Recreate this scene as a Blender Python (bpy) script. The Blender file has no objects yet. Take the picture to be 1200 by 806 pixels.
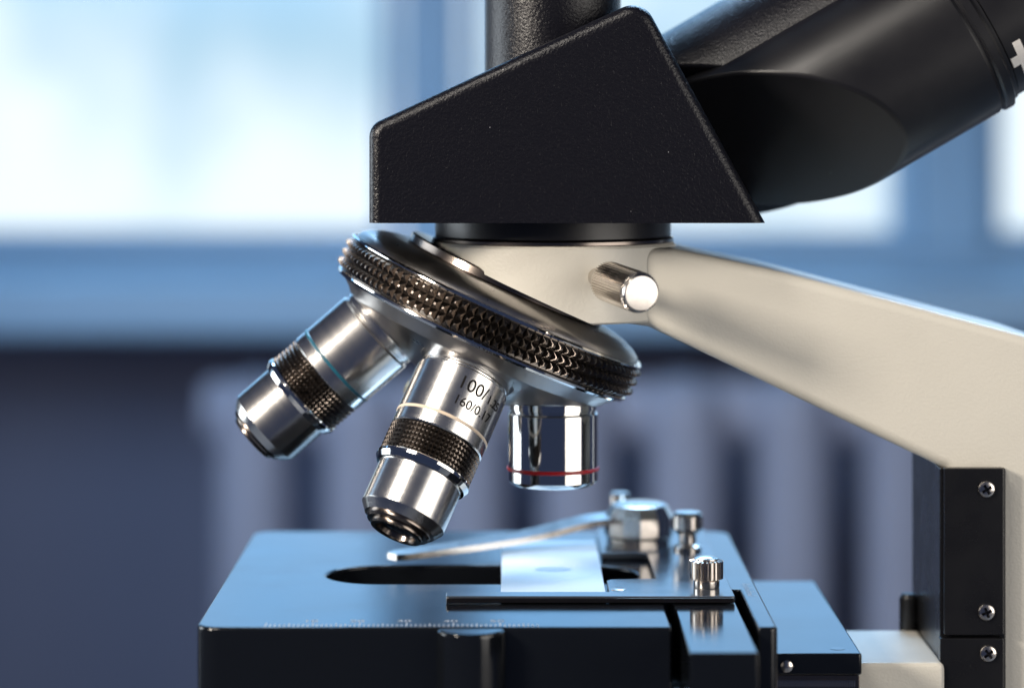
import bpy, bmesh, math, random
from mathutils import Vector, Matrix
random.seed(7)
MM = 0.001
S = bpy.context.scene
COL = S.collection
R = math.radians

# ------------------------------------------------------------------ camera
cam_d = bpy.data.cameras.new('camera')
cam = bpy.data.objects.new('camera', cam_d); COL.objects.link(cam)
cam.location = (0, -0.625, 0.2575)
cam.rotation_euler = (R(90), 0, 0)
cam_d.sensor_width = 36.0
cam_d.lens = 93.75
cam_d.shift_y = -0.2233
cam_d.clip_start = 0.01; cam_d.clip_end = 500
cam_d.dof.use_dof = True
cam_d.dof.focus_distance = 0.593
cam_d.dof.aperture_fstop = 7.3
S.camera = cam

# ------------------------------------------------------------------ world, lamps, exposure
w = bpy.data.worlds.new('World'); S.world = w; w.use_nodes = True
bg = w.node_tree.nodes['Background']
bg.inputs[0].default_value = (0.30, 0.42, 0.85, 1)
bg.inputs[1].default_value = 0.09
S.view_settings.view_transform = 'Standard'
S.view_settings.look = 'None'
S.view_settings.exposure = 0.0
S.view_settings.gamma = 1.0
S.cycles.use_denoising = True
S.cycles.max_bounces = 10
S.cycles.sample_clamp_indirect = 6.0

def area(name, loc, target, sx, sy, power, color):
    l = bpy.data.lights.new(name, 'AREA'); l.shape = 'RECTANGLE'
    l.size = sx; l.size_y = sy; l.energy = power; l.color = color; l.spread = R(95)
    o = bpy.data.objects.new(name, l); COL.objects.link(o)
    o.location = loc
    o.rotation_euler = (Vector(target) - Vector(loc)).to_track_quat('-Z', 'Y').to_euler()
    return o
area('softbox_key', (-0.66, -0.54, 0.53), (0.03, 0, 0.2), 0.18, 0.18, 2.5, (1.0, 0.90, 0.78))
area('softbox_top', (-0.36, -0.50, 0.92), (0.0, 0, 0.2), 0.34, 0.26, 1.1, (1.0, 0.93, 0.84))
area('softbox_fill', (0.70, -0.52, 0.29), (0.02, 0, 0.2), 0.70, 0.60, 1.35, (1.0, 0.94, 0.86))
area('softbox_side', (-0.80, 0.22, 0.30), (0.0, 0, 0.2), 0.40, 0.50, 1.1, (0.86, 0.94, 1.0))
area('added_rim_light', (0.25, 0.80, 1.00), (0.05, 0, 0.2), 0.90, 0.35, 5.0, (0.42, 0.68, 1.0))  # added lamp: boosts the window's blue light on upper surfaces
area('added_background_light', (-0.5, 0.45, 0.62), (0.1, 1.6, 0.05), 0.8, 0.5, 1.9, (0.42, 0.64, 1.0))  # added unseen lamp that brightens the wall, window frame and radiator

# ------------------------------------------------------------------ materials
def nodes(name):
    m = bpy.data.materials.new(name); m.use_nodes = True
    nt = m.node_tree
    return m, nt, nt.nodes['Principled BSDF']

def mat(name, col, rough=0.5, metal=0.0, ior=1.5, bump=0.0, bscale=2000.0, bdist=0.0001,
        rvar=0.0, rscale=150.0, aniso=0.0, cvar=0.0, coat=0.0, spec_tint=None, detail=3.0, specks=0.0):
    m, nt, p = nodes(name)
    p.inputs['Base Color'].default_value = (*col, 1)
    p.inputs['Roughness'].default_value = rough
    p.inputs['Metallic'].default_value = metal
    p.inputs['IOR'].default_value = ior
    p.inputs['Coat Weight'].default_value = coat
    if spec_tint: p.inputs['Specular Tint'].default_value = (*spec_tint, 1)
    tc = nt.nodes.new('ShaderNodeTexCoord')
    if bump:
        n = nt.nodes.new('ShaderNodeTexNoise'); n.inputs['Scale'].default_value = bscale
        n.inputs['Detail'].default_value = detail
        nt.links.new(tc.outputs['Object'], n.inputs['Vector'])
        b = nt.nodes.new('ShaderNodeBump'); b.inputs['Strength'].default_value = bump
        b.inputs['Distance'].default_value = bdist
        nt.links.new(n.outputs['Fac'], b.inputs['Height'])
        nt.links.new(b.outputs['Normal'], p.inputs['Normal'])
    if rvar:
        n = nt.nodes.new('ShaderNodeTexNoise'); n.inputs['Scale'].default_value = rscale
        n.inputs['Detail'].default_value = 6
        nt.links.new(tc.outputs['Object'], n.inputs['Vector'])
        mr = nt.nodes.new('ShaderNodeMapRange')
        mr.inputs['From Min'].default_value = 0.3; mr.inputs['From Max'].default_value = 0.7
        mr.inputs['To Min'].default_value = max(0.02, rough - rvar); mr.inputs['To Max'].default_value = rough + rvar
        nt.links.new(n.outputs['Fac'], mr.inputs['Value'])
        nt.links.new(mr.outputs['Result'], p.inputs['Roughness'])
    if cvar:
        n = nt.nodes.new('ShaderNodeTexNoise'); n.inputs['Scale'].default_value = rscale * 0.6
        n.inputs['Detail'].default_value = 5
        nt.links.new(tc.outputs['Object'], n.inputs['Vector'])
        cr = nt.nodes.new('ShaderNodeValToRGB')
        cr.color_ramp.elements[0].position = 0.3; cr.color_ramp.elements[1].position = 0.7
        cr.color_ramp.elements[0].color = (*[c * (1 - cvar) for c in col], 1)
        cr.color_ramp.elements[1].color = (*[min(1, c * (1 + cvar)) for c in col], 1)
        nt.links.new(n.outputs['Fac'], cr.inputs['Fac'])
        nt.links.new(cr.outputs['Color'], p.inputs['Base Color'])
    if specks:
        v = nt.nodes.new('ShaderNodeTexVoronoi'); v.inputs['Scale'].default_value = 260
        nt.links.new(tc.outputs['Object'], v.inputs['Vector'])
        lt = nt.nodes.new('ShaderNodeMath'); lt.operation = 'LESS_THAN'; lt.inputs[1].default_value = 0.035
        nt.links.new(v.outputs['Distance'], lt.inputs[0])
        sp = nt.nodes.new('ShaderNodeSeparateColor'); nt.links.new(v.outputs['Color'], sp.inputs[0])
        g = nt.nodes.new('ShaderNodeMath'); g.operation = 'GREATER_THAN'; g.inputs[1].default_value = 1 - specks
        nt.links.new(sp.outputs[0], g.inputs[0])
        mu = nt.nodes.new('ShaderNodeMath'); mu.operation = 'MULTIPLY'
        nt.links.new(lt.outputs[0], mu.inputs[0]); nt.links.new(g.outputs[0], mu.inputs[1])
        mx = nt.nodes.new('ShaderNodeMix'); mx.data_type = 'RGBA'
        mx.inputs['A'].default_value = (*col, 1); mx.inputs['B'].default_value = (0.3, 0.3, 0.32, 1)
        nt.links.new(mu.outputs[0], mx.inputs['Factor']); nt.links.new(mx.outputs['Result'], p.inputs['Base Color'])
    if aniso:
        p.inputs['Anisotropic'].default_value = aniso
        t = nt.nodes.new('ShaderNodeTangent'); t.direction_type = 'RADIAL'; t.axis = 'Z'
        nt.links.new(t.outputs['Tangent'], p.inputs['Tangent'])
    return m

M = {}
M['cream'] = mat('cream_paint', (0.62, 0.595, 0.525), 0.40, bump=0.6, bscale=1600, bdist=0.00013, rvar=0.06, cvar=0.03, rscale=60)
M['black_rough'] = mat('black_powder_coat', (0.005, 0.005, 0.008), 0.30, bump=0.75, bscale=1900, bdist=0.0002, detail=2.5, ior=1.40, specks=0.7)
M['black_satin'] = mat('black_satin_paint', (0.008, 0.008, 0.010), 0.36, specks=0.12, bump=0.05, bscale=3000, rvar=0.05, rscale=80)
M['black_gloss'] = mat('black_anodised', (0.006, 0.006, 0.007), 0.28, specks=0.12, bump=0.03, bscale=4000, rvar=0.05, rscale=90)
M['stage'] = mat('black_stage_coating', (0.005, 0.006, 0.008), 0.12, ior=1.55, specks=0.12, bump=0.02, bscale=5000, rvar=0.05, rscale=40)
M['satin'] = mat('satin_chrome', (0.74, 0.72, 0.69), 0.23, 1.0, aniso=0.5)
def brushed(m):
    nt = m.node_tree; p = nt.nodes['Principled BSDF']
    tc = nt.nodes.new('ShaderNodeTexCoord'); mp = nt.nodes.new('ShaderNodeMapping')
    mp.inputs['Scale'].default_value = (60, 60, 9000)
    n = nt.nodes.new('ShaderNodeTexNoise'); n.inputs['Scale'].default_value = 1.0; n.inputs['Detail'].default_value = 3
    b = nt.nodes.new('ShaderNodeBump'); b.inputs['Strength'].default_value = 0.05; b.inputs['Distance'].default_value = 0.00005
    nt.links.new(tc.outputs['Object'], mp.inputs[0]); nt.links.new(mp.outputs[0], n.inputs['Vector'])
    nt.links.new(n.outputs['Fac'], b.inputs['Height']); nt.links.new(b.outputs[0], p.inputs['Normal'])
    mr = nt.nodes.new('ShaderNodeMapRange'); mr.inputs['To Min'].default_value = 0.14; mr.inputs['To Max'].default_value = 0.26
    nt.links.new(n.outputs['Fac'], mr.inputs['Value']); nt.links.new(mr.outputs[0], p.inputs['Roughness'])
brushed(M['satin'])
M['chrome'] = mat('polished_chrome', (0.80, 0.79, 0.77), 0.07, 1.0, rvar=0.03, rscale=200)
M['nose'] = mat('bead_blasted_nickel', (0.42, 0.40, 0.385), 0.31, 1.0, bump=0.12, bscale=5000, bdist=0.00004, rvar=0.04, rscale=200)
M['nickel'] = mat('nickel_plate', (0.66, 0.61, 0.56), 0.20, 1.0, rvar=0.05, rscale=500)
M['knurl_dark'] = mat('dark_bronze_knurl', (0.095, 0.082, 0.073), 0.30, 1.0, rvar=0.06, rscale=600)
M['knurl_black'] = mat('black_bronze_knurl', (0.08, 0.068, 0.06), 0.30, 1.0, rvar=0.06, rscale=600)
M['dark_metal'] = mat('dark_turned_metal', (0.20, 0.17, 0.15), 0.22, 1.0)
M['plate'] = mat('blued_steel_plate', (0.04, 0.05, 0.065), 0.14, ior=1.65, bump=0.05, bscale=3500, rvar=0.05, rscale=60)
M['red'] = mat('red_enamel', (0.42, 0.012, 0.014), 0.3)
M['teal'] = mat('blue_enamel', (0.012, 0.11, 0.17), 0.3)
M['yellow'] = mat('yellow_enamel', (0.6, 0.42, 0.03), 0.3)
M['ivory'] = mat('ivory_enamel', (0.75, 0.62, 0.48), 0.3)
M['ink'] = mat('black_ink', (0.012, 0.011, 0.011), 0.8, ior=1.2)
M['white_ink'] = mat('white_ink', (0.5, 0.53, 0.58), 0.5)
M['white_paint'] = mat('white_paint', (0.8, 0.77, 0.72), 0.45)
M['lens'] = mat('dark_coated_lens', (0.006, 0.008, 0.014), 0.04, ior=1.7)
M['wall'] = mat('painted_wall', (0.24, 0.25, 0.32), 0.8, bump=0.1, bscale=60, bdist=0.002, cvar=0.06, rscale=4)
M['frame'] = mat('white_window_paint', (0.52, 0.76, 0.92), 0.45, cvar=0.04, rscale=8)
M['radiator'] = mat('grey_radiator_enamel', (0.55, 0.57, 0.66), 0.45, cvar=0.05, rscale=10)
M['table'] = mat('grey_laminate', (0.10, 0.11, 0.13), 0.45, rvar=0.05, rscale=10, cvar=0.05)

def slide_mat():
    m, nt, p = nodes('slide_glass')
    p.inputs['Base Color'].default_value = (0.80, 0.90, 0.97, 1)
    p.inputs['Roughness'].default_value = 0.22
    p.inputs['IOR'].default_value = 1.6
    p.inputs['Transmission Weight'].default_value = 0.08
    return m
M['slide'] = slide_mat()

def pane_mat():
    m, nt, p = nodes('window_glass')
    out = nt.nodes['Material Output']
    nt.nodes.remove(p)
    tr = nt.nodes.new('ShaderNodeBsdfTransparent'); tr.inputs[0].default_value = (0.93, 0.97, 0.98, 1)
    gl = nt.nodes.new('ShaderNodeBsdfGlossy'); gl.inputs['Roughness'].default_value = 0.02
    fr = nt.nodes.new('ShaderNodeFresnel'); fr.inputs['IOR'].default_value = 1.12
    mx = nt.nodes.new('ShaderNodeMixShader')
    nt.links.new(fr.outputs[0], mx.inputs[0]); nt.links.new(tr.outputs[0], mx.inputs[1]); nt.links.new(gl.outputs[0], mx.inputs[2])
    nt.links.new(mx.outputs[0], out.inputs[0])
    return m
M['pane'] = pane_mat()

def sky_mat():
    """pale haze near the horizon turning to blue higher up, with soft cloud patches"""
    m, nt, p = nodes('hazy_sky')
    out = nt.nodes['Material Output']; nt.nodes.remove(p)
    L = nt.links.new
    tc = nt.nodes.new('ShaderNodeTexCoord')
    n = nt.nodes.new('ShaderNodeTexNoise'); n.inputs['Scale'].default_value = 0.16; n.inputs['Detail'].default_value = 3
    sep = nt.nodes.new('ShaderNodeSeparateXYZ')
    L(tc.outputs['Object'], n.inputs['Vector']); L(tc.outputs['Object'], sep.inputs[0])
    mr = nt.nodes.new('ShaderNodeMapRange'); mr.interpolation_type = 'SMOOTHSTEP'
    mr.inputs['From Min'].default_value = 1.0; mr.inputs['From Max'].default_value = 7.0
    L(sep.outputs['Z'], mr.inputs['Value'])
    haze = nt.nodes.new('ShaderNodeMix'); haze.data_type = 'RGBA'
    haze.inputs['A'].default_value = (0.52, 0.74, 0.92, 1); haze.inputs['B'].default_value = (0.52, 1.2, 2.15, 1)
    L(mr.outputs[0], haze.inputs['Factor'])
    cr = nt.nodes.new('ShaderNodeMapRange'); cr.interpolation_type = 'SMOOTHSTEP'
    cr.inputs['From Min'].default_value = 0.36; cr.inputs['From Max'].default_value = 0.56
    L(n.outputs['Fac'], cr.inputs['Value'])
    cl = nt.nodes.new('ShaderNodeMix'); cl.data_type = 'RGBA'
    cl.inputs['B'].default_value = (1.12, 1.18, 1.24, 1)
    fa = nt.nodes.new('ShaderNodeMath'); fa.operation = 'MULTIPLY_ADD'; fa.inputs[1].default_value = -0.75; fa.inputs[2].default_value = 1.0
    L(mr.outputs[0], fa.inputs[0])
    fm = nt.nodes.new('ShaderNodeMath'); fm.operation = 'MULTIPLY'
    L(fa.outputs[0], fm.inputs[0]); L(cr.outputs[0], fm.inputs[1])
    L(fm.outputs[0], cl.inputs['Factor']); L(haze.outputs['Result'], cl.inputs['A'])
    e = nt.nodes.new('ShaderNodeEmission'); e.inputs['Strength'].default_value = 1.0
    L(cl.outputs['Result'], e.inputs[0]); L(e.outputs[0], out.inputs[0])
    return m
M['sky'] = sky_mat()

# ------------------------------------------------------------------ mesh helpers (all in millimetres)
WORLD = {}
def link(name, me, m, parent=None, world=None, angle=28, smooth=True):
    """one mesh object; world = 4x4 in mm of the mesh's own frame (None: mesh given in world mm -> recentred)"""
    me.name = name
    if world is None:
        lo = Vector([min(v.co[i] for v in me.vertices) for i in range(3)])
        hi = Vector([max(v.co[i] for v in me.vertices) for i in range(3)])
        c = (lo + hi) / 2
        me.transform(Matrix.Translation(-c))
        world = Matrix.Translation(c)
    me.transform(Matrix.Scale(MM, 4))
    if smooth:
        for p in me.polygons: p.use_smooth = True
        me.set_sharp_from_angle(angle=R(angle))
    me.materials.clear(); me.materials.append(M[m] if isinstance(m, str) else m)
    o = bpy.data.objects.new(name, me); COL.objects.link(o)
    wm = world.copy(); wm.translation = wm.translation * MM
    WORLD[o.name] = wm
    if smooth:
        md = o.modifiers.new('weighted_normals', 'WEIGHTED_NORMAL'); md.keep_sharp = True; md.weight = 50
    if parent is not None:
        o.parent = parent
        o.matrix_basis = WORLD[parent.name].inverted() @ wm
    else:
        o.matrix_basis = wm
    return o

def from_bm(bm):
    bmesh.ops.recalc_face_normals(bm, faces=bm.faces[:])
    me = bpy.data.meshes.new('mesh'); bm.to_mesh(me); bm.free(); return me

def lathe(profile, segs=96, frame=None):
    """profile [(r, t)] about local z"""
    bm = bmesh.new(); rings = []
    for r, t in profile:
        if r < 1e-6: rings.append([bm.verts.new((0, 0, t))])
        else: rings.append([bm.verts.new((r * math.cos(2 * math.pi * k / segs), r * math.sin(2 * math.pi * k / segs), t)) for k in range(segs)])
    for a, b in zip(rings, rings[1:]):
        for k in range(segs):
            k2 = (k + 1) % segs
            if len(a) == 1 and len(b) == 1: continue
            if len(a) == 1: bm.faces.new((a[0], b[k2], b[k]))
            elif len(b) == 1: bm.faces.new((a[k], a[k2], b[0]))
            else: bm.faces.new((a[k], a[k2], b[k2], b[k]))
    if len(rings[0]) > 1: bm.faces.new(rings[0])
    if len(rings[-1]) > 1: bm.faces.new(rings[-1])
    if frame is not None: bmesh.ops.transform(bm, matrix=frame, verts=bm.verts[:])
    return from_bm(bm)

def ring(r0, r1, t0, t1, segs=96, bev=0.15):
    """closed band of rectangular section with small bevels"""
    b = bev
    prof = [(r0, t0), (r1 - b, t0), (r1, t0 + b), (r1, t1 - b), (r1 - b, t1), (r0, t1)]
    bm = bmesh.new(); rings = []
    for r, t in prof:
        rings.append([bm.verts.new((r * math.cos(2 * math.pi * k / segs), r * math.sin(2 * math.pi * k / segs), t)) for k in range(segs)])
    n = len(rings)
    for i in range(n):
        a, c = rings[i], rings[(i + 1) % n]
        for k in range(segs):
            k2 = (k + 1) % segs
            bm.faces.new((a[k], a[k2], c[k2], c[k]))
    return from_bm(bm)

def knurl(r_in, r, depth, t0, t1, rows, cols, gap=0.12):
    """band of little pyramids"""
    bm = bmesh.new()
    def P(rr, a, t): return bm.verts.new((rr * math.cos(a), rr * math.sin(a), t))
    da = 2 * math.pi / cols; dt = (t1 - t0) / rows
    grid = [[P(r, c * da, t0 + i * dt) for c in range(cols)] for i in range(rows + 1)]
    for i in range(rows):
        for c in range(cols):
            c2 = (c + 1) % cols
            q = [grid[i][c], grid[i][c2], grid[i + 1][c2], grid[i + 1][c]]
            f = 0.16
            top = []
            for (ss, tt) in ((f, f), (1 - f, f), (1 - f, 1 - f), (f, 1 - f)):
                ss = 0.5 + (ss - 0.5) * 0.35; tt = 0.5 + (tt - 0.5) * 0.35
                top.append(P(r + depth * random.uniform(0.93, 1.0), (c + ss) * da, t0 + (i + tt) * dt))
            for k in range(4):
                bm.faces.new((q[k], q[(k + 1) % 4], top[(k + 1) % 4], top[k]))
            bm.faces.new(top)
    a = [P(r_in, c * da, t0) for c in range(cols)]; b = [P(r_in, c * da, t1) for c in range(cols)]
    for c in range(cols):
        c2 = (c + 1) % cols
        bm.faces.new((a[c], a[c2], grid[0][c2], grid[0][c])); bm.faces.new((b[c], b[c2], grid[rows][c2], grid[rows][c]))
        bm.faces.new((a[c], a[c2], b[c2], b[c]))
    return from_bm(bm)

def fluted(r, depth, t0, t1, n, ch=0.5):
    """knob with straight V flutes"""
    k = n * 4; prof = []
    for i in range(k):
        a = 2 * math.pi * (i // 4 + (0.0, 0.22, 0.5, 0.72)[i % 4]) / n
        prof.append((a, r if i % 4 in (1, 2) else r - depth))
    bm = bmesh.new()
    def loop(t, dr=0, f=None): return [bm.verts.new(((f or q + dr) * math.cos(a), (f or q + dr) * math.sin(a), t)) for a, q in prof]
    L = [loop(t0, f=r - depth - ch), loop(t0 + ch), loop(t1 - ch), loop(t1, f=r - depth - ch)]
    for a, b in zip(L, L[1:]):
        for i in range(k): bm.faces.new((a[i], a[(i + 1) % k], b[(i + 1) % k], b[i]))
    bm.faces.new(L[0]); bm.faces.new(L[-1])
    return from_bm(bm)

def round_poly(pts, rad, n=6):
    """round the corners of a closed polygon; rad a number or list"""
    out = []; N = len(pts)
    for i in range(N):
        p = Vector(pts[i]); a = Vector(pts[i - 1]); b = Vector(pts[(i + 1) % N])
        r = rad[i] if isinstance(rad, (list, tuple)) else rad
        u = (a - p).normalized(); v = (b - p).normalized()
        ang = u.angle(v)
        if r <= 0 or abs(ang - math.pi) < 1e-3: out.append(tuple(p)); continue
        d = min(r / math.tan(ang / 2), 0.49 * min((a - p).length, (b - p).length)); r2 = d * math.tan(ang / 2)
        c = p + (u + v).normalized() * (r2 / math.sin(ang / 2))
        s = p + u * d - c; e = p + v * d - c
        a0 = math.atan2(s.y, s.x); a1 = math.atan2(e.y, e.x)
        dd = (a1 - a0 + math.pi) % (2 * math.pi) - math.pi
        for k in range(n + 1):
            t = a0 + dd * k / n
            out.append((c.x + r2 * math.cos(t), c.y + r2 * math.sin(t)))
    return out

def extrude2d(outlines, t0, t1, bev=0.3, plane='xy', bres=2):
    """prism with holes and rounded edges from 2-D outlines (first outer, rest holes)"""
    cu = bpy.data.curves.new('c', 'CURVE'); cu.dimensions = '2D'; cu.fill_mode = 'BOTH'
    for o in outlines:
        sp = cu.splines.new('POLY'); sp.points.add(len(o) - 1); sp.use_cyclic_u = True
        for q, (x, y) in zip(sp.points, o): q.co = (x, y, 0, 1)
    h = (t1 - t0) / 2
    cu.extrude = max(h - bev, 1e-4); cu.bevel_depth = bev; cu.bevel_resolution = bres; cu.offset = -bev
    ob = bpy.data.objects.new('c', cu); COL.objects.link(ob)
    dg = bpy.context.evaluated_depsgraph_get()
    me = bpy.data.meshes.new_from_object(ob.evaluated_get(dg))
    bpy.data.objects.remove(ob); bpy.data.curves.remove(cu)
    bm = bmesh.new(); bm.from_mesh(me); bpy.data.meshes.remove(me)
    bmesh.ops.remove_doubles(bm, verts=bm.verts[:], dist=0.001)
    c = (t0 + t1) / 2
    for v in bm.verts:
        x, y, z = v.co
        v.co = (x, y, z + c) if plane == 'xy' else (x, z + c, y)
    return from_bm(bm)

def box(x0, x1, y0, y1, z0, z1, bev=0.3, seg=2):
    bm = bmesh.new(); bmesh.ops.create_cube(bm, size=1)
    for v in bm.verts: v.co = ((x0 + x1) / 2 + v.co.x * (x1 - x0), (y0 + y1) / 2 + v.co.y * (y1 - y0), (z0 + z1) / 2 + v.co.z * (z1 - z0))
    if bev: bmesh.ops.bevel(bm, geom=bm.edges[:], offset=bev, segments=seg, profile=0.5, affect='EDGES')
    return from_bm(bm)

def frame_of(origin, zdir, yhint=(0, -1, 0)):
    z = Vector(zdir).normalized(); y = Vector(yhint); y = (y - z * y.dot(z)).normalized(); x = y.cross(z)
    m = Matrix((x, y, z)).transposed().to_4x4(); m.translation = Vector(origin); return m

def boolean_cut(me, cutters):
    a = bpy.data.objects.new('a', me); COL.objects.link(a); tmp = []
    for c in cutters:
        b = bpy.data.objects.new('b', c); COL.objects.link(b); tmp.append(b)
        md = a.modifiers.new('b', 'BOOLEAN'); md.operation = 'DIFFERENCE'; md.object = b; md.solver = 'EXACT'
    dg = bpy.context.evaluated_depsgraph_get()
    out = bpy.data.meshes.new_from_object(a.evaluated_get(dg))
    for o in tmp + [a]: bpy.data.objects.remove(o)
    return out

def text_mesh(body, size, bold=0):
    cu = bpy.data.curves.new('t', 'FONT'); cu.body = body; cu.size = size; cu.resolution_u = 4; cu.offset = 0.035 * bold
    ob = bpy.data.objects.new('t', cu); COL.objects.link(ob)
    dg = bpy.context.evaluated_depsgraph_get()
    me = bpy.data.meshes.new_from_object(ob.evaluated_get(dg))
    bpy.data.objects.remove(ob); bpy.data.curves.remove(cu)
    return me

def thing(name, loc, label, cat, group=None):
    o = bpy.data.objects.new(name, None); COL.objects.link(o)
    o.empty_display_size = 0.02
    o.location = Vector(loc) * MM; WORLD[o.name] = Matrix.Translation(Vector(loc) * MM)
    tag(o, label, cat, group); return o
def tag(o, label, cat, group=None):
    o['label'] = label; o['category'] = cat
    if group: o['group'] = group
    return o
def struct(o): o['kind'] = 'structure'; return o

# ------------------------------------------------------------------ setting
struct(link('sky', box(-60000, 60000, 40000, 40100, -40000, 40000, 0), 'sky', smooth=False))
MULL = [-953, -511, -69, 373, 815, 1257]
wall = struct(link('wall', extrude2d([[(-2200, -800), (2200, -800), (2200, 1900), (-2200, 1900)],
                                      [(MULL[0], 100), (MULL[-1], 100), (MULL[-1], 1400), (MULL[0], 1400)]], 1600, 1800, 3, 'xz'), 'wall'))
struct(link('table_surface', box(-450, 500, -330, 330, -30, 0, 3), 'table'))

win = thing('window', (152, 1600, 100), 'wide blue-white window with painted frame glowing behind the microscope', 'window')
link('frame', extrude2d([[(MULL[0] + 1, 101), (MULL[-1] - 1, 101), (MULL[-1] - 1, 1399), (MULL[0] + 1, 1399)],
                         [(MULL[0] + 46, 142), (MULL[-1] - 46, 142), (MULL[-1] - 46, 1354), (MULL[0] + 46, 1354)]], 1640, 1710, 4, 'xz'), 'frame', win)
for i, x in enumerate(MULL[1:-1]):
    wd = 30 if i == 2 else 24
    link('mullion', box(x - wd, x + wd, 1634, 1716, 142.5, 1353.5, 5), 'frame', win)
for a, b in zip(MULL, MULL[1:]):
    x0 = a + (46.5 if a == MULL[0] else 31); x1 = b - (46.5 if b == MULL[-1] else 31)
    sash = link('sash', extrude2d([[(x0, 143), (x1, 143), (x1, 1353), (x0, 1353)], [(x0 + 14, 158), (x1 - 14, 158), (x1 - 14, 1338), (x0 + 14, 1338)]], 1650, 1700, 4, 'xz'), 'frame', win)
    link('pane', box(x0 + 13, x1 - 13, 1672, 1677, 157, 1339, 0), 'pane', sash, smooth=False)
link('sill', extrude2d([round_poly([(-1400, 1430), (1700, 1430), (1700, 1633), (-1400, 1633)], 12)], 86, 126, 8), 'frame', win)

rad = thing('radiator', (290, 1380, -460), 'grey cast-iron column radiator under the window sill', 'radiator')
def rad_column(x):
    o = round_poly([(x - 26, -430), (x + 26, -430), (x + 26, 62), (x - 26, 62)], 25, 8)
    return extrude2d([o], 1318, 1420, 22, 'xz', 4)
for k in range(13):
    link('column', rad_column(-192 + 80 * k), 'radiator', rad)
for z in (36, -395):
    link('header_pipe', lathe([(0, -230), (20, -230), (24, -224), (24, 810), (20, 816), (0, 816)], 48, frame_of((0, 1369, z), (1, 0, 0))), 'radiator', rad)

# ------------------------------------------------------------------ microscope
AX = 9.6                                   # optical axis x
mic = thing('microscope', (75, 0, 0), 'cream and black compound microscope with chrome objectives over a black stage', 'microscope')

# base, arm
link('base', extrude2d([round_poly([(-70, -70), (160, -70), (160, 70), (-70, 70)], 22, 8)], 0.3, 34, 5), 'cream', mic)
arm_out = [(20, 227.2), (36.5, 227.2), (58.5, 222.6), (87.5, 215.2), (116.5, 207.6), (138, 200), (150, 186), (154, 165), (154, 36), (99, 36), (99, 176.9), (31.2, 209.4), (20, 210.9)]
arm = link('arm', extrude2d([round_poly(arm_out, [0, 2, 30, 60, 60, 30, 30, 30, 2, 2, 1.5, 5, 0], 6)], -19.5, 19.5, 2.6, 'xz', 3), 'cream', mic, angle=50)

# head casting: cylinder about the optical axis cut by the slanted nosepiece plane
TA = R(24.5)
NU = Vector((math.sin(TA), 0, math.cos(TA)))         # nosepiece axis, upwards
RC = Vector((-5.2, 0, 210.5))                        # centre of the knurled ring
bm = bmesh.new()
prof = [(28.1, 228.0), (28.7, 227.4), (28.7, 210.9), (28.3, 210.5)]
segs = 128; rings = []
for r, z in prof: rings.append([bm.verts.new((AX + r * math.cos(2 * math.pi * k / segs), r * math.sin(2 * math.pi * k / segs), z)) for k in range(segs)])
for a, b in zip(rings, rings[1:]):
    for k in range(segs): bm.faces.new((a[k], a[(k + 1) % segs], b[(k + 1) % segs], b[k]))
bm.faces.new(rings[0]); bm.faces.new(rings[-1])
g = bm.verts[:] + bm.edges[:] + bm.faces[:]
res = bmesh.ops.bisect_plane(bm, geom=g, plane_co=RC + NU * 9.7, plane_no=NU, clear_inner=True)
ed = [e for e in res['geom_cut'] if isinstance(e, bmesh.types.BMEdge)]
bmesh.ops.holes_fill(bm, edges=ed)
head = link('arm_head', from_bm(bm), 'cream', mic)
link('collar', lathe([(0, 227.9), (27.9, 227.9), (28.2, 228.2), (28.2, 228.9), (27.8, 229.2), (0, 229.2)], 128, Matrix.Translation((AX, 0, 0))), 'dark_metal', mic)
link('mount_ring', lathe([(0, 229.1), (27.2, 229.1), (27.6, 229.5), (27.6, 234.4), (0, 234.4)], 128, Matrix.Translation((AX, 0, 0))), 'black_satin', mic)

# prism housing
hp = round_poly([(-31.7, 226.6), (60.04, 226.6), (28.9, 283.4), (-31.7, 255.2)], [0, 0, 5, 4], 8)
bm = bmesh.new(); bm.from_mesh(extrude2d([hp], -35, 35, 2.6, 'xz', 5))
res = bmesh.ops.bisect_plane(bm, geom=bm.verts[:] + bm.edges[:] + bm.faces[:], plane_co=(0, 0, 233.6), plane_no=(0, 0, 1), clear_inner=True)
bmesh.ops.holes_fill(bm, edges=[e for e in res['geom_cut'] if isinstance(e, bmesh.types.BMEdge)])
link('prism_housing', from_bm(bm), 'black_rough', mic, angle=60)
link('photo_tube', lathe([(0, 240), (15.9, 240), (15.9, 330), (15.0, 331), (0, 331)], 96, Matrix.Translation((AX, 0, 0))), 'black_rough', mic)

# inclined eyepiece tube: axis a, in-plane normal m, along l (px in the picture plane -> mm by 0.2)
def LN(l, n, y=0.0):
    px, py = .866 * l + .5 * n, -.5 * l + .866 * n
    return Vector(((px - 600) * .2, y, 257.5 - (py - 135) * .2))
A_ = Vector((.866, 0, .5)); M_ = Vector((.5, 0, -.866))
def tube(prof, n, y, cut=None):
    fr = frame_of(LN(0, n, y), A_)
    me = lathe([(r, l * .2) for r, l in prof], 128, fr)
    if cut:
        bm = bmesh.new(); bm.from_mesh(me)
        co, no = cut
        res = bmesh.ops.bisect_plane(bm, geom=bm.verts[:] + bm.edges[:] + bm.faces[:], plane_co=co, plane_no=no, clear_inner=True)
        ed = [e for e in res['geom_cut'] if isinstance(e, bmesh.types.BMEdge)]
        bmesh.ops.holes_fill(bm, edges=ed)
        bmesh.ops.bevel(bm, geom=[e for e in bm.edges if e in set(ed)], offset=0.9, segments=4, profile=0.5, affect='EDGES')
        me = from_bm(bm)
    return me
cut_no = (A_ - M_ * .727 - Vector((0, -1, 0)) * 1.03).normalized()
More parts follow.
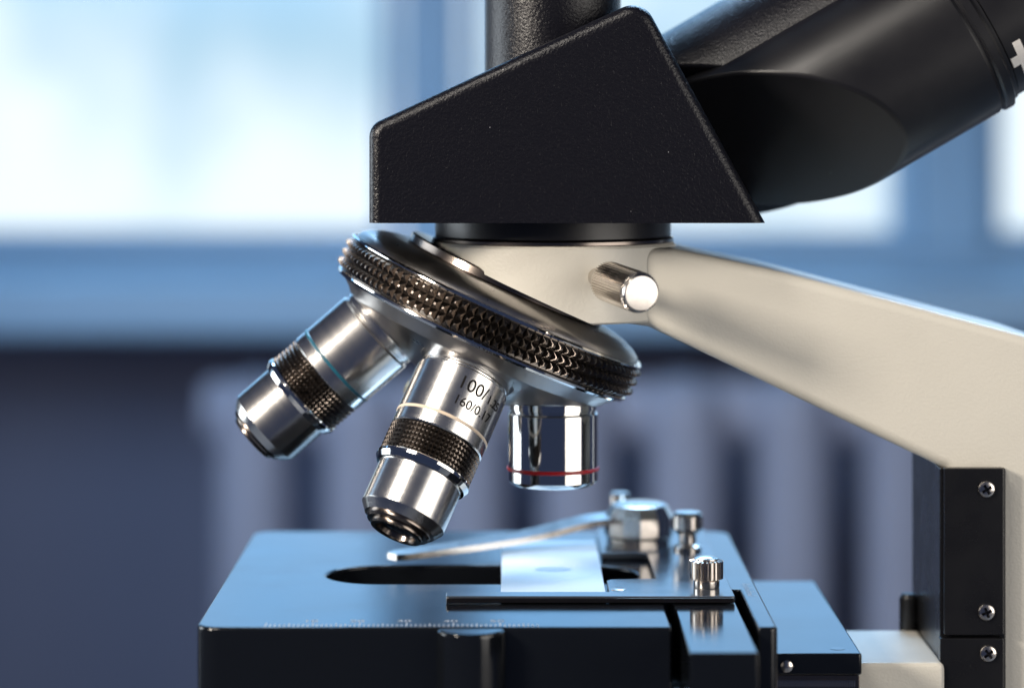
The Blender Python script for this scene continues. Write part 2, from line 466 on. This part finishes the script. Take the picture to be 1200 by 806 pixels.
et = link('eyepiece_tube', tube([(0, 560), (21.9, 560), (21.9, 947), (21.4, 951), (21.4, 954), (0, 954)], 590, 0, (LN(691, 590, 0), cut_no)), 'black_satin', mic, angle=30)
link('lip_ring', tube([(0, 953), (21.7, 953), (22.2, 956), (22.2, 965), (20.9, 969), (20.9, 973), (0, 973)], 590, 0), 'black_satin', et)
dr = link('diopter_ring', tube([(0, 972), (20.1, 972), (20.5, 975), (20.5, 1045), (19.5, 1049), (0, 1049)], 590, 0), 'black_satin', et)
link('rear_tube_housing', tube([(0, 560), (26, 560), (26, 1050), (25, 1056), (0, 1056)], 553, 14, (LN(712, 584, 0), cut_no)), 'black_rough', mic)
# white plus mark on the diopter ring
fr = frame_of(LN(0, 590, 0), A_)
def on_tube(l, deg, rr): 
    a = R(deg); return fr @ Vector((rr * math.sin(a), rr * math.cos(a), l * .2))
bm = bmesh.new()
for (l0, l1, d0, d1) in ((976, 1004, -41, -33), (985, 995, -52, -23)):
    n = 8
    for i in range(n):
        da, db = d0 + (d1 - d0) * i / n, d0 + (d1 - d0) * (i + 1) / n
        lift = 20.56 if l0 < 980 else 20.59
        bm.faces.new([bm.verts.new(on_tube(l, d, lift)) for l, d in ((l0, da), (l1, da), (l1, db), (l0, db))])
link('plus_mark', from_bm(bm), 'white_paint', dr)

# thumb screw in the head
sd = Vector((.325, -.94, -.07)).normalized()
fr = frame_of(Vector((AX, 0, 223.2)) + sd * 28.2, sd, (0, 0, 1))
ts = link('thumb_screw', lathe([(0, -3), (1.9, -3), (2.1, 0.6), (2.1, 5), (1.6, 6), (1.6, 9.5), (0, 9.5)], 48), 'nickel', mic, world=fr)
link('knurled_grip', fluted(4.5, 0.28, 8.0, 26.7, 44, 0.3), 'nickel', ts, world=fr, smooth=False)
link('end_cap', lathe([(0, 26.2), (4.15, 26.2), (4.2, 26.9), (4.0, 27.5), (3.7, 27.75), (0, 27.9)], 64), 'nickel', ts, world=fr)

# nosepiece: local z points DOWN the axis, origin at the ring centre
nf = frame_of(RC, -NU)
nose = link('nosepiece', lathe([(0, -2), (33, -2), (35.2, 4.2), (35.4, 4.9), (34.4, 5.9), (33.2, 6.9), (32.3, 8.0), (31.6, 8.5), (22, 12.9), (13, 17.0), (10, 18.0), (0, 18.2)], 160), 'nose', mic, world=nf)
link('lower_rim', ring(33.0, 36.9, 3.45, 5.0, 160, 0.55), 'chrome', nose, world=nf)
link('knurled_ring', knurl(33, 36.6, 1.25, -3.4, 3.5, 3, 116), 'knurl_dark', nose, world=nf, smooth=False)
link('upper_rim', ring(33.0, 37.2, -4.5, -3.42, 160, 0.4), 'chrome', nose, world=nf)
link('top_cover', lathe([(0, -4.2), (35.6, -4.2), (35.9, -4.7), (35.4, -5.6), (34.0, -6.6), (31.5, -7.6), (29.5, -8.1), (28.3, -8.3), (0, -8.4)], 160), 'nose', nose, world=nf)
link('pivot_disc', lathe([(0, -8.2), (24.2, -8.2), (24.6, -8.6), (24.6, -10.3), (24.2, -10.7), (0, -10.7)], 128), 'dark_metal', nose, world=nf)

APEX = RC + NU * 35.7
E1 = Vector((math.cos(TA), 0, -math.sin(TA))); E2 = Vector((0, -1, 0))
def objective_frame(phi):
    d = (-NU) * math.cos(TA) + (E1 * math.cos(phi) + E2 * math.sin(phi)) * math.sin(TA)
    return frame_of(APEX + d * 53, d)
def socket(fr):
    link('socket', lathe([(0, -5), (12.6, -5), (12.2, -1.6), (11.2, -0.55), (0, -0.5)], 96), 'nose', nose, world=fr)

def long_objective(phi, band, label, dk):
    fr = objective_frame(phi); socket(fr)
    o = link('objective', lathe([(0, -0.8), (10.0, -0.8), (10.3, -0.5), (10.45, 0.1), (10.45, 1.3), (10.1, 1.5), (10.1, 1.85), (10.6, 2.05), (10.85, 2.4), (10.85, 13.6),
                                 (10.85, 17.2), (10.6, 17.5), (10.0, 17.6), (0, 17.6)], 128), 'satin', mic, world=fr)
    o['label'] = label
    link('colour_band', ring(10.2, 11.02, 13.75, 14.55, 128, 0.2), band, o, world=fr)
    link('grip_ring', knurl(9.5, 10.35, 0.52, 17.62, 24.4, 6, 66), dk, o, world=fr, smooth=False)
    link('flange', lathe([(9.0, 24.42), (10.9, 24.42), (11.15, 24.75), (11.15, 25.4), (10.5, 26.5), (9.5, 26.7), (9, 26.7)], 128), 'chrome', o, world=fr)
    link('lower_barrel', lathe([(0, 26.0), (9.75, 26.0), (9.8, 26.6), (9.8, 36.3), (9.6, 36.6)] + [(8.3, 38.3), (0, 38.3)], 128), 'satin', o, world=fr)
    link('nose_cone', lathe([(0, 37.6), (7.6, 37.6), (7.6, 38.9), (7.2, 39.4), (6.2, 39.5), (6.2, 40.1), (5.9, 40.4), (4.9, 40.4), (4.6, 40.1), (4.3, 39.0), (0, 38.95)], 96), 'dark_metal', o, world=fr)
    link('front_lens', lathe([(0, 38.9), (4.4, 38.9), (4.2, 39.15), (3, 39.5), (0, 39.7)], 64), 'lens', o, world=fr)
    return o, fr

o100, f100 = long_objective(R(90), 'ivory', 'hundred power objective with black lettering and a cream band', 'knurl_black')
long_objective(R(180), 'teal', 'objective with a blue band, tilted away from the stage', 'knurl_dark')

# lettering wrapped round the barrel
def wrap_text(body, size, deg0, t0, rr=10.93):
    me = text_mesh(body, size, 0.6)
    bm = bmesh.new(); bm.from_mesh(me); bpy.data.meshes.remove(me)
    bmesh.ops.subdivide_edges(bm, edges=[e for e in bm.edges if e.calc_length() > 0.5], cuts=3, use_grid_fill=False)
    bmesh.ops.triangulate(bm, faces=bm.faces[:])
    wid = max(v.co.x for v in bm.verts)
    for v in bm.verts:
        a = R(deg0) + v.co.x / rr
        v.co = (rr * math.sin(a), rr * math.cos(a), t0 - v.co.y)
    me = bpy.data.meshes.new('t'); bm.to_mesh(me); bm.free()
    return me, deg0 + math.degrees(wid / rr)
me, e = wrap_text('100/', 4.3, -6, 7.2); link('lettering', me, 'ink', o100, world=f100, smooth=False)
me, e2 = wrap_text('1.25', 2.9, e + 1.5, 7.2); link('lettering', me, 'ink', o100, world=f100, smooth=False)
me, e = wrap_text('160/0.17', 3.05, -3, 11.0); link('lettering', me, 'ink', o100, world=f100, smooth=False)

f4 = objective_frame(0); socket(f4)
o4 = link('objective', lathe([(0, -0.8), (10.1, -0.8), (10.3, -0.5), (10.3, 1.2), (10.0, 1.4), (10.0, 1.75), (10.35, 1.95), (10.55, 2.3), (10.55, 17.8), (10.3, 18.1), (9.4, 18.9), (8.2, 19.2), (0, 19.2)], 160), 'chrome', mic, world=f4)
o4['label'] = 'short polished objective with a red band, pointing straight down'
link('colour_band', ring(10.2, 10.85, 14.6, 15.5, 128, 0.22), 'red', o4, world=f4)
link('front_lens', lathe([(0, 19.1), (6.5, 19.1), (6.3, 19.4), (0, 19.9)], 64), 'lens', o4, world=f4)
f10 = objective_frame(R(270)); socket(f10)
o10 = link('objective', lathe([(0, -0.8), (10.3, -0.5), (10.3, 1.2), (10.0, 1.5), (10.4, 2.2), (10.4, 20), (9.4, 20.8), (9.4, 26), (8.2, 27.0), (0, 27.0)], 96), 'satin', mic, world=f10)
o10['label'] = 'objective with a yellow band'
link('colour_band', ring(10.2, 10.85, 14.6, 15.5, 96, 0.22), 'yellow', o10, world=f10)

# ------------------------------------------------------------------ stage
def capsule(x0, x1, y0, y1, n=20):
    r = (y1 - y0) / 2; c = (y0 + y1) / 2
    return [(x1 - r + r * math.sin(math.pi * k / n), c - r * math.cos(math.pi * k / n)) for k in range(n + 1)] + \
           [(x0 + r - r * math.sin(math.pi * k / n), c + r * math.cos(math.pi * k / n)) for k in range(n + 1)]
so = round_poly([(-66.6, -65), (33.6, -65), (33.6, -20), (51.6, -20), (51.6, -65), (55.9, -65), (55.9, 65), (-66.6, 65)], [5, 0.6, 0.6, 0.6, 0.6, 1.8, 5, 5], 8)
stage = link('stage', extrude2d([so, capsule(-43.4, 29.5, -12.9, 12.7)], 126, 150, 0.7, 'xy', 3), 'stage', mic, angle=30)
link('stage_underplate', box(-66.2, 55.4, -64.4, 64.4, 118, 125.9, 1.0), 'black_gloss', stage)
link('front_lug', lathe([(0, 120), (7.3, 120), (7.3, 148.9), (7.1, 149.5), (6.6, 149.8), (0, 149.8)], 64, Matrix.Translation((-8.6, -64.9, 0))), 'stage', stage)
# ruler print along the front edge
bm = bmesh.new()
def flat(x0, x1, y0, y1, z): bm.faces.new([bm.verts.new(p) for p in ((x0, y0, z), (x1, y0, z), (x1, y1, z), (x0, y1, z))])
for i in range(59):
    x = -52.0 + i * 0.99
    flat(x - .14, x + .14, -63.9, -61.6 + (1.6 if i % 10 == 0 else .8 if i % 5 == 0 else 0), 150.03)
link('ruler_ticks', from_bm(bm), 'white_ink', stage, smooth=False)
for i in range(5):
    me = text_mesh('%d' % (10 * (i + 1)), 3.2)
    me.transform(Matrix.Translation((-52.0 + (i + 1) * 9.4 - 1.8 + (i * .5), -58.8, 150.03)))
    link('ruler_number', me, 'white_ink', stage, smooth=False)
bm = bmesh.new()
for i in range(16):
    y = -28 + i * 1.0
    flat(52.8, 53.9 + (0.8 if i % 5 == 0 else 0), y - .12, y + .12, 150.03)
link('ruler_ticks', from_bm(bm), 'white_ink', stage, smooth=False)

# mechanical stage: L-shaped holder plate, slider, clip, screws
pl = [(-14.6, -38.0), (49.1, -38.0), (49.1, 59), (21.6, 59), (21.6, 20), (32.6, 20), (32.9, -15.5), (22.6, -16.5), (21.6, -18), (21.6, -32.3), (-14.6, -32.3)]
holder = link('slide_holder', extrude2d([round_poly(pl, [.8, .8, 2, 1, .3, .3, .6, 1, .5, .3, .8], 5)], 150.25, 151.7, 0.2), 'plate', mic, angle=30)
link('holder_edge', extrude2d([round_poly([(-14.4, -38.4), (48.9, -38.4), (48.9, -37.95), (-14.4, -37.95)], .15, 3)], 150.3, 151.35, 0.1), 'dark_metal', holder)
link('slider', extrude2d([round_poly([(35.6, -91.5), (49.4, -91.5), (49.4, -24), (35.6, -24)], .6, 4)], 138, 150.0, 0.5), 'stage', holder)
link('slider_rail', box(33.7, 51.5, -64, -21, 126.2, 137, 0.3), 'black_gloss', stage)
def cap_screw(x, y, z, r, h, n, name='thumb_nut'):
    o = link(name, lathe([(0, z - .2), (r * .72, z - .2), (r * .78, z + .3), (r * .78, z + h * .24), (r * .6, z + h * .3), (0, z + h * .3)], 48, Matrix.Translation((x, y, 0))), 'nickel', holder)
    fr = Matrix.Translation((x, y, z))
    link('knurled_head', fluted(r, r * .17, h * .26, h * .93, n, .35), 'nickel', o, world=fr, smooth=False)
    link('domed_top', lathe([(0, h * .9), (r * .76, h * .9), (r * .72, h * .97), (r * .45, h * 1.03), (0, h * 1.05)], 48), 'nickel', o, world=fr)
cap_screw(43.6, -27, 151.7, 3.8, 6.8, 22)
# rear mushroom screw
link('clamp_screw', lathe([(0, 151.5), (3.4, 151.5), (3.4, 152.6), (2.1, 153.2), (2.1, 155.2), (3.7, 157.0), (3.7, 160.0), (3.1, 160.9), (0, 161.3)], 48, Matrix.Translation((42.8, 25, 0))), 'nickel', holder)
# spring clip with pivot disc
piv = link('clip_pivot', lathe([(0, 151.5), (8.0, 151.5), (8.0, 152.8), (8.6, 153.6), (8.6, 158.0), (7.0, 160.8), (5.5, 161.3), (0, 161.4)], 12, Matrix.Translation((31.6, 38, 0))), 'nickel', holder, angle=20)
link('pivot_pin', lathe([(0, 152), (2.6, 152), (2.6, 161.2), (2.2, 161.8), (0, 162)], 32, Matrix.Translation((27.4, 52, 0))), 'nickel', holder)
bm = bmesh.new(); path = [(-28.6, 10.6, 151.6, 1.8), (-26.8, 12.0, 151.7, 3.4), (-20, 16, 152.0, 3.9), (-10, 22.5, 152.4, 4.1), (0, 28.5, 153.0, 4.3), (8, 32.5, 154.0, 4.6), (14, 35.0, 155.2, 5.0), (19, 36.5, 156.2, 5.4), (25, 37.5, 156.8, 5.2), (30, 38, 156.8, 5)]
prev = None
for i, (x, y, z, hw) in enumerate(path):
    a = Vector(path[max(0, i - 1)][:2]); b = Vector(path[min(len(path) - 1, i + 1)][:2]); t = (b - a).normalized(); n = Vector((-t.y, t.x))
    q = [bm.verts.new((x + n.x * s * hw, y + n.y * s * hw, z + h)) for s, h in ((-1, 0), (1, 0), (1, 1.5), (-1, 1.5))]
    if prev:
        for k in range(4): bm.faces.new((prev[k], prev[(k + 1) % 4], q[(k + 1) % 4], q[k]))
    else: bm.faces.new(q)
    prev = q
bm.faces.new(prev)
bmesh.ops.bevel(bm, geom=[e for e in bm.edges if e.calc_face_angle(0) > 1.0], offset=0.35, segments=3, profile=.5, affect='EDGES')
link('clip_finger', from_bm(bm), 'nickel', piv, angle=40)
link('plate_screw', lathe([(0, 151.5), (1.7, 151.5), (1.7, 151.78), (1.4, 151.9), (0, 151.93)], 32, Matrix.Translation((23.7, -29.5, 0))), 'nickel', holder)

# bracket block right of the stage, its rack and the cream support
brk = link('bracket_block', extrude2d([round_poly([(40, -47), (75.9, -47), (75.9, 43.5), (40, 43.5)], .8, 4)], 136.2, 140.9, 0.5), 'stage', mic)
hole_disc_mesh = lathe([(0, 140.85), (1.6, 140.85), (1.6, 140.95), (0, 140.95)], 24, Matrix.Translation((71.2, -41.5, 0)))  # solid dark disc, no opening: the hole's shade is put into its colour
link('dark_hole_disc', hole_disc_mesh, 'lens', brk)
link('side_screw', lathe([(0, -1), (1.3, -1), (1.3, .4), (.8, .7), (0, .75)], 24, frame_of((59.5, -47, 138.2), (0, -1, 0), (0, 0, 1))), 'nickel', brk)
rack = link('gear_rack', box(40, 75.5, -46.2, 30, 128, 136.1, 0.3), 'dark_metal', brk)
for i in range(34):
    link('rack_tooth', box(57 + i * .52, 57.26 + i * .52, -46.55, -46.1, 133.6, 135.0, 0), 'nickel', rack, smooth=False)
link('stage_support', box(58, 97.5, -25, 14, 100, 134.4, 1.6, 3), 'cream', mic)

# black slide-way plates on the arm with pan-head screws
rail = link('guide_rail', box(97.0, 112, -20.6, 22, 60, 177.6, 0.5), 'black_gloss', mic)
def cheek(x0, x1, z0, z1): return link('cheek_plate', box(x0, x1, -23.4, -20.7, z0, z1, 0.35), 'black_gloss', rail)
c1 = cheek(97.6, 111.0, 140.3, 177.9); c2 = cheek(96.6, 111.0, 66, 139.6)
def pan_head(x, z, rot, parent):
    me = lathe([(0, -.3), (1.85, -.3), (1.9, .35), (1.7, .65), (1.2, .85), (0, .92)], 40)
    cuts = []
    for k in (0, 1):
        c = box(-1.2 if k == 0 else -.3, 1.2 if k == 0 else .3, -.3 if k == 0 else -1.2, .3 if k == 0 else 1.2, -.1, 2, 0)
        c.transform(Matrix.Rotation(R(rot), 4, 'Z')); cuts.append(c)
    me = boolean_cut(me, cuts)
    link('pan_head_screw', me, 'nickel', parent, world=frame_of((x, -23.4, z), (0, -1, 0), (0, 0, 1)))
pan_head(107.0, 173.2, 30, c1); pan_head(107.0, 145.5, 20, c1); pan_head(107.4, 136.2, 38, c2)
link('focus_rod', lathe([(0, 90), (2.2, 90), (2.2, 142), (1.6, 143), (0, 143)], 32, Matrix.Translation((95.0, 14, 0))), 'black_gloss', mic)

# ------------------------------------------------------------------ the slide on the stage
sl = link('microscope_slide', box(-2.5, 20.9, -32.2, 42, 150.06, 151.2, 0.12), 'slide')
tag(sl, 'clear pale glass slide lying across the stage slot under the objectives', 'glass slide')
bm = bmesh.new()
bmesh.ops.create_circle(bm, cap_ends=True, radius=1, segments=40)
for v in bm.verts: v.co = (9.6 + v.co.x * 4.2, 0 + v.co.y * 3.2, 151.24)
M['smear'] = mat('specimen_smear', (0.45, 0.58, 0.68), 0.35)
link('specimen', from_bm(bm), 'smear', sl, smooth=False)
